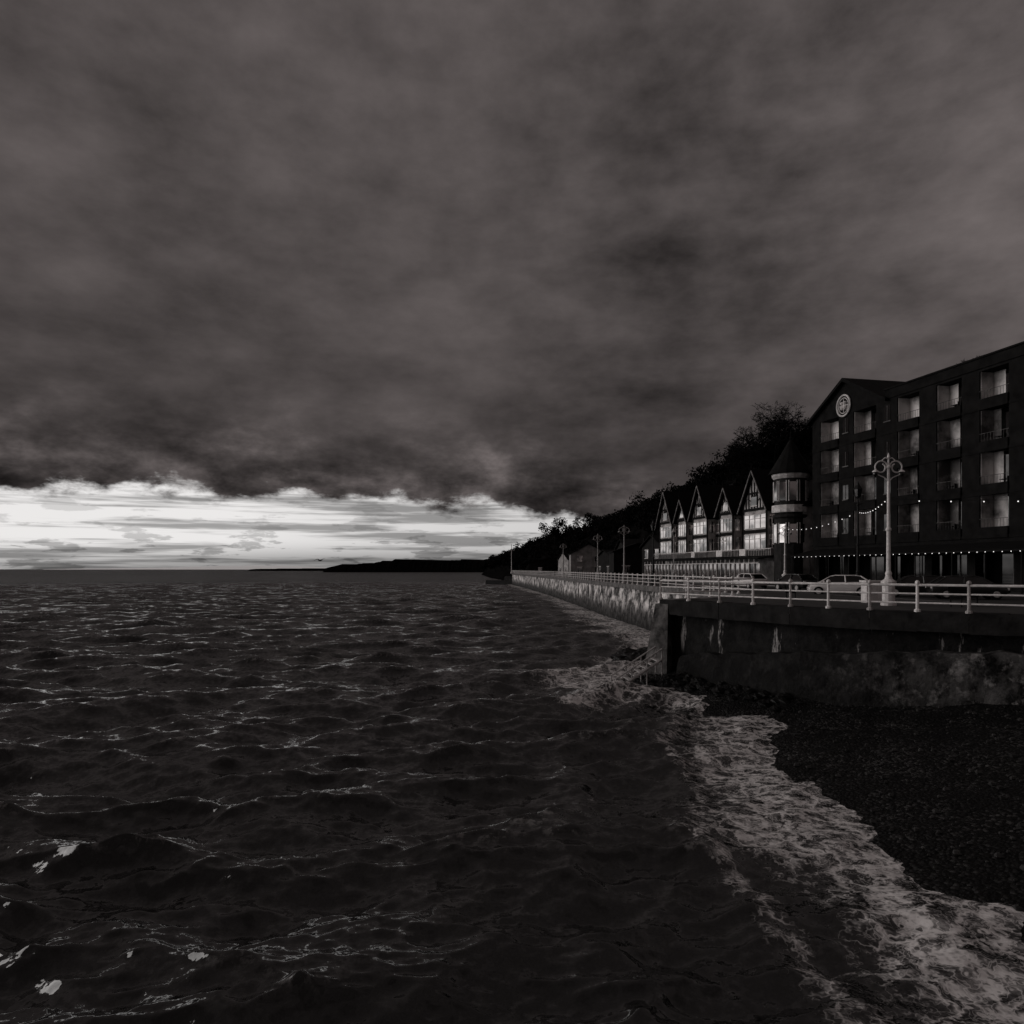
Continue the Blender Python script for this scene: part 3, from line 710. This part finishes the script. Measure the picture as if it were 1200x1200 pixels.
mb=MB(); mb.box(17.9,18.9,36.6,37.2,DECK,DECK+1.05); mb.box(17.84,18.96,36.54,37.26,DECK+1.05,DECK+1.13); mb.box(17.96,18.38,36.57,36.6,DECK+.1,DECK+.98); mb.box(18.42,18.84,36.57,36.6,DECK+.1,DECK+.98); mb.tube((18.35,36.55,DECK+.5),(18.35,36.55,DECK+.65),.015,.015,5)
mb.obj('utility_cabinet',m_lampc)
def bench(x,y,rz):
    e=empty('park_bench',(x,y,DECK),rz); a=MB()
    for k in range(4): a.box(-.9,.9,-.25+k*.13,-.15+k*.13,.43,.47)
    for k in range(3): a.box(-.9,.9,.27+k*.02,.3+k*.02,.55+k*.13,.65+k*.13)
    a.obj('seat',m_timber,e); l=MB()
    for s_ in(-.75,.75): l.tube((s_,-.2,0),(s_,-.2,.43),.03,.03,6); l.tube((s_,.25,0),(s_,.3,.95),.03,.03,6); l.tube((s_,-.25,.42),(s_,.28,.42),.025,.025,6)
    l.obj('legs',m_black,e)
bench(15.4,40,1.2); bench(20.6,33,.6)
# ------------------------------------------------------------ gull
mb=MB(); c=Vector(wp(375,657,80))
prof=[(-.26,.005),(-.18,.035),(-.05,.07),(.06,.07),(.14,.045),(.2,.04),(.24,.02),(.29,.004)]
vs=[];fs=[]
for x_,r_ in prof:
    for i in range(8): t=2*math.pi*i/8; vs.append(c+Vector((x_,r_*math.cos(t),r_*math.sin(t)*.9+ (.02 if x_>.15 else 0))))
for j in range(len(prof)-1):
    for i in range(8): fs.append((j*8+i,j*8+(i+1)%8,(j+1)*8+(i+1)%8,(j+1)*8+i))
mb.add(vs,fs)
for s_ in(-1,1):
    d=Vector((s_*.8,.6*s_,0)).normalized()
    r0=[c+Vector((.08,0,.03)),c+Vector((-.09,0,.03))]; r1=[c+d*.33+Vector((.1,0,.2)),c+d*.33+Vector((-.06,0,.19))]; r2=[c+d*.72+Vector((.0,0,.14*(1+s_*1.2))),c+d*.7+Vector((-.05,0,.13*(1+s_*1.2)))]
    mb.add(r0+r1+r2,[(0,1,3,2),(2,3,5,4)])
mb.obj('seagull',mat('feathers',g(.1),g(.04),4))
# ------------------------------------------------------------ camera
cd=bpy.data.cameras.new('Camera'); cam=bpy.data.objects.new('Camera',cd); sc.collection.objects.link(cam)
cam.location=(0,0,EYE); cam.rotation_euler=(math.pi/2,0,0); cd.sensor_width=36; cd.lens=36*FP/1200; cd.shift_y=67/1200; cd.clip_end=60000; cd.clip_start=.1
sc.camera=cam
# ------------------------------------------------------------ sun + sky
SAZ=math.radians(-80); SEL=math.radians(20)
sd=bpy.data.lights.new('sun','SUN'); sd.energy=.9; sd.angle=math.radians(40); sd.color=(1,.96,.94)
so=bpy.data.objects.new('sun',sd); sc.collection.objects.link(so)
dv=Vector((math.sin(SAZ)*math.cos(SEL),math.cos(SAZ)*math.cos(SEL),math.sin(SEL))); so.rotation_euler=dv.to_track_quat('Z','Y').to_euler()
w=bpy.data.worlds.new('World'); sc.world=w; w.use_nodes=True; nt=w.node_tree
bg=nt.nodes['Background']; bg.inputs['Strength'].default_value=.1
tc=nd(nt,'ShaderNodeTexCoord'); s=nd(nt,'ShaderNodeSeparateXYZ'); nt.links.new(tc.outputs['Generated'],s.inputs[0]); x,y,z=s.outputs
az=M(nt,'ARCTAN2',x,y)
sky=nd(nt,'ShaderNodeTexSky',sky_type='NISHITA'); sky.sun_disc=False; sky.sun_elevation=SEL; sky.sun_rotation=SAZ
bw=nd(nt,'ShaderNodeRGBToBW'); nt.links.new(sky.outputs[0],bw.inputs[0])
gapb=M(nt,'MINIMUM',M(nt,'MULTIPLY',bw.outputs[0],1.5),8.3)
sunside_boost=M(nt,'MULTIPLY',MR(nt,az,-1.15,-.66,1,0,True),MR(nt,az,-2.2,-1.7,0,1,True))  # unseen sky glow on the sun side, added to light water and facades
gapb=M(nt,'MULTIPLY',gapb,M(nt,'MULTIPLY_ADD',sunside_boost,1.3,1.0))
nA=NOISE(nt,XYZ(nt,M(nt,'MULTIPLY',az,7.5),M(nt,'MULTIPLY',z,17),0),1.0,7,.62,0,False,'2D')
nA2=NOISE(nt,XYZ(nt,M(nt,'MULTIPLY',az,20),M(nt,'MULTIPLY',z,36),0),1.0,4,.6,0,False,'2D')
e0=MR(nt,az,-.38,.1,.101,.086)
e0=M(nt,'ADD',e0,M(nt,'MULTIPLY',sunside_boost,.05))
e0=M(nt,'MULTIPLY',e0,M(nt,'MULTIPLY',MR(nt,az,-2.1,-1.6,0,1),MR(nt,az,.08,.24,1,.0)))
edge=M(nt,'ADD',e0,M(nt,'ADD',M(nt,'MULTIPLY',M(nt,'SUBTRACT',nA,.5),.070),M(nt,'MULTIPLY',M(nt,'SUBTRACT',nA2,.5),.026)))
de=M(nt,'SUBTRACT',z,edge)
cl=MR(nt,de,-.009,.007,0,1,True)
nB=NOISE(nt,XYZ(nt,M(nt,'MULTIPLY',az,1.8),M(nt,'MULTIPLY',z,42),0),1.5,5,.6,0,False,'2D')
band=MR(nt,nB,.46,.64,1,.42,True)
haz=MR(nt,z,.0,.040,.52,1,True)
nC=NOISE(nt,XYZ(nt,M(nt,'ADD',M(nt,'MULTIPLY',az,11),30),M(nt,'MULTIPLY',z,50),0),1.2,5,.6,0,False,'2D')
low=M(nt,'MULTIPLY',MR(nt,nC,.54,.62,0,1,True),MR(nt,z,.025,.06,.8,.4))
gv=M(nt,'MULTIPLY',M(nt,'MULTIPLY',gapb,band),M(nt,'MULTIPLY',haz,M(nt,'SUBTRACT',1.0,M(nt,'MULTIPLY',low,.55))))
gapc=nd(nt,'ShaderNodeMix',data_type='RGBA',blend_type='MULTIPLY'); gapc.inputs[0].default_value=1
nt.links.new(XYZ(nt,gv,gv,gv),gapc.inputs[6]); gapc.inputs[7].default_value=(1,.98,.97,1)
# cloud deck
zz=M(nt,'ADD',M(nt,'MAXIMUM',z,0),.2)
pv=XYZ(nt,M(nt,'DIVIDE',x,zz),M(nt,'DIVIDE',y,zz),0)
nD=NOISE(nt,pv,1.5,6,.55,0,False,'2D'); nE=NOISE(nt,pv,.55,2,.5,0,False,'2D')
nG=NOISE(nt,XYZ(nt,M(nt,'MULTIPLY',az,6),M(nt,'MULTIPLY',z,13),0),1.3,6,.58,0,False,'2D')
dv_=M(nt,'ADD',M(nt,'ADD',M(nt,'MULTIPLY',nD,.30),M(nt,'MULTIPLY',nE,.34)),M(nt,'MULTIPLY',nG,.36))
deck=MR(nt,dv_,.30,.70,.22,1.22)
fall=MR(nt,de,0,.13,1,0,True)
lump=M(nt,'MULTIPLY_ADD',M(nt,'MULTIPLY',M(nt,'SUBTRACT',nA2,.5),fall),2.6,1.0)
lump2=M(nt,'MULTIPLY_ADD',M(nt,'MULTIPLY',M(nt,'SUBTRACT',nG,.5),fall),2.0,1.05)
deck=M(nt,'MULTIPLY',deck,M(nt,'MULTIPLY',lump,lump2))
deck=M(nt,'MULTIPLY',deck,MR(nt,z,.12,.45,.92,1.04))
deck=M(nt,'MULTIPLY',deck,MR(nt,az,-.1,.6,.95,1.35))
dk=nd(nt,'ShaderNodeMix',data_type='RGBA',blend_type='MULTIPLY'); dk.inputs[0].default_value=1
nt.links.new(XYZ(nt,deck,deck,deck),dk.inputs[6]); dk.inputs[7].default_value=(1,.86,.845,1)
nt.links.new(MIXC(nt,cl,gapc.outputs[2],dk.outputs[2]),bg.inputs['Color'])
